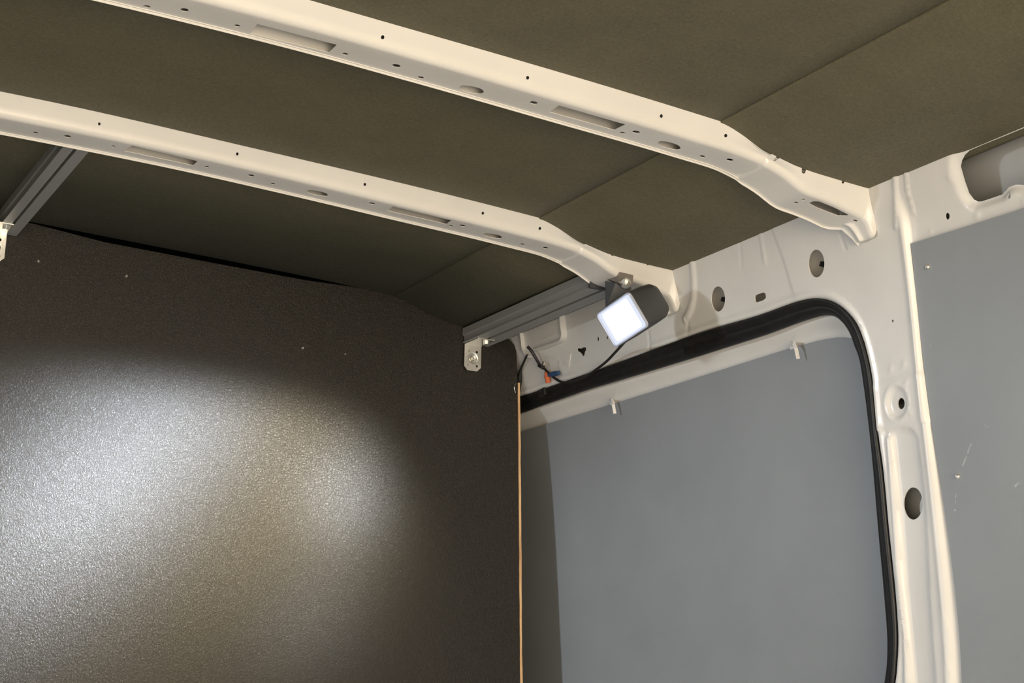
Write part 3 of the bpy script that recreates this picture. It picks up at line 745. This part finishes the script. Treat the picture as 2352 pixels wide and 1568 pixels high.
bm_obj('bolt', bm, M_zinc, fl, True, 30)

# ------------------------------------------------------------------ cables and connectors
def wq(px, py, d):
    """point standing d metres clear of the side wall"""
    y, z = wpt(px, py, -d); return (float(wall_x(z))-d, y, z)
lampcable = sweep('lamp_cable', [tuple(FC-FN*.025+FB*lb*.40-FA*la*.30), wq(1424, 797, .05), wq(1395, 828, .022), wq(1370, 848, .012), wq(1348, 863, .008), wq(1318, 876, .008), wq(1295, 878, .008), wq(1278, 871, .010), wq(1262, 858, .012), wq(1250, 846, .013)], .0024, M_cable)
tag(lampcable, 'black cable drooping from the floodlight to the door seal', 'cable')
c2 = sweep('wiring_loom', [wq(1212, 796, .022), wq(1220, 805, .02), wq(1230, 821, .016), wq(1240, 838, .014), wq(1248, 846, .013)], .0030, M_cable)
tag(c2, 'thick black wire sleeve ending at a tie above the orange connector', 'wire')
c3 = sweep('wiring_loom', [wq(1211, 815, .010), wq(1203, 832, .010), wq(1196, 850, .008), wq(1193, 872, .008), wq(1192, 900, .008)], lambda t: .0022+.0035*math.exp(-((t-.75)/.18)**2), M_cable)
tag(c3, 'black wire dropping behind the bulkhead edge beside the wood strip', 'wire')
t = empty('cable_tie', wq(1244, 841, .013), 'dark cable tie clamped on the wire above the orange connector', 'cable tie')
bm = bmesh.new(); q = Vector(wq(1243, 841, .013)); add_box(bm, q, (.009, .014, .006), Matrix.Rotation(.5, 3, 'X')); bevel(bm_obj('strap', bm, M_cable, t), .001)
bm = bmesh.new(); q = Vector(wq(1250, 835, .014)); add_box(bm, q, (.006, .007, .008), Matrix.Rotation(.3, 3, 'X')); bevel(bm_obj('lock_head', bm, M_zbr, t), .001)
def connector(name, pa, pb, r, mat, lab, grp):
    a = Vector(pa); b_ = Vector(pb); t = empty(name, tuple((a+b_)/2), lab, 'connector', grp); d = (b_-a)
    bm = bmesh.new(); add_cyl(bm, a, a+d*.45, r*.75, r, 14); add_cyl(bm, a+d*.45, b_, r, r*.92, 14); bm_obj('sleeve', bm, mat, t, True, 30)
    bm = bmesh.new(); add_cyl(bm, a+d*.42, a+d*.55, r*1.12, r*1.12, 14); bm_obj('crimp_ring', bm, mat, t, True, 30)
connector('wire_connector', wq(1255, 853, .012), wq(1259, 878, .009), .0052, M_orange, 'orange crimp connector hanging by the door seal', 'crimp connectors on the wiring')
connector('wire_connector', wq(1261, 861, .014), wq(1284, 856, .010), .0048, M_blue, 'blue crimp connector beside the orange one', 'crimp connectors on the wiring')
bm = bmesh.new(); a = wq(1184, 884, .0); c4 = sweep('earth_lead', [(on_y(1184, 880, YB-.004)), (on_y(1181, 890, YB-.006)), (on_y(1184, 902, YB-.004))], .0008, M_zinc); tag(c4, 'short bare metal tail at the bulkhead edge above the wood strip', 'wire')
bm.free()

# ------------------------------------------------------------------ pressed bracket welded on the wall by the bulkhead
def flange(pxs, d, th, name, parent, base=0.0):
    pl = densify([wpt(*p, -base) for p in smooth_poly(pxs, sub=4)], .004, False); v = []; f = []
    for i, (y, z) in enumerate(pl):
        a = np.array(pl[max(i-1, 0)]); b_ = np.array(pl[min(i+1, len(pl)-1)]); tn = (b_-a)/np.linalg.norm(b_-a); nn = np.array([-tn[1], tn[0]])*th/2
        x = float(wall_x(z))-base
        v += [(x+.003, y+nn[0], z+nn[1]), (x-d, y+nn[0], z+nn[1]), (x-d, y-nn[0], z-nn[1]), (x+.003, y-nn[0], z-nn[1])]
    for i in range(len(pl)-1):
        for k in range(4): f.append((4*i+k, 4*i+4+k, 4*i+4+(k+1) % 4, 4*i+(k+1) % 4))
    m_ = len(pl)-1; f += [(0, 1, 2, 3), (4*m_+3, 4*m_+2, 4*m_+1, 4*m_)]
    bm = bmesh.new(); bm.from_mesh(mesh(name, v, f)); return bm_obj(name, bm, M_paint, parent, True, 40)
q = wq(1255, 770, 0)
rb = empty('wall_bracket', q, 'white pressed steel bracket on the wall between the bulkhead and floodlight', 'bracket')
flange([(1298, 715), (1300, 745), (1303, 768), (1300, 781), (1288, 789), (1262, 798), (1232, 808)], .014, .0022, 'side_flange', rb)
flange([(1201, 758), (1205, 778), (1208, 800), (1214, 812), (1222, 820)], .010, .0022, 'side_flange', rb)
gp = W([(1283, 796), (1313, 812), (1308, 842), (1290, 822), (1240, 812), (1232, 808)], -.001)
sheet('gusset', densify(gp, .004), [], [], lambda V: np.stack([wall_x(V[:, 1])-.004, V[:, 0], V[:, 1]], 1), M_paint, .003, rb, 1) if False else None
v_ = [(float(wall_x(z))-.003, y, z) for y, z in gp]+[(float(wall_x(z))+.002, y, z) for y, z in gp]; n_ = len(gp)
bm = bmesh.new(); bm.from_mesh(mesh('gusset', v_, [tuple(range(n_)), tuple(range(2*n_-1, n_-1, -1))]+[(i, n_+i, n_+(i+1) % n_, (i+1) % n_) for i in range(n_)])); bm_obj('gusset', bm, M_paint, rb)
# grey door-side latch pad in the seal below the connectors
t = bm = bmesh.new(); q = Vector(wq(1246, 901, .006)); add_box(bm, q, (.008, .026, .014), Matrix.Rotation(-.1, 3, 'X')); add_box(bm, q+Vector((-.003, .004, .002)), (.004, .010, .006)); tag(bevel(bm_obj('seal_clip', bm, M_rubber), .002), 'dark rubber clip stuck on the door seal below the connectors', 'clip')

# ------------------------------------------------------------------ rest of the van (behind and beside the camera)
def strip_left():
    v = []; f = []; zs = np.linspace(-1.15, .80, 20)
    for z in zs: x = 2*XC-float(wall_x(z)); v += [(x, -1.9, z), (x, 3.4, z)]
    for i in range(19): f.append((2*i, 2*i+2, 2*i+3, 2*i+1))
    o = link('wall_left', mesh('wall_left', v, f), M_paint); m = o.modifiers.new('t', 'SOLIDIFY'); m.thickness = .01; return o
tag(strip_left(), kind='structure')
bm = bmesh.new(); add_box(bm, (XC, .75, -1.16), (2.4, 5.4, .02)); tag(bm_obj('floor', bm, M_floor), kind='structure')
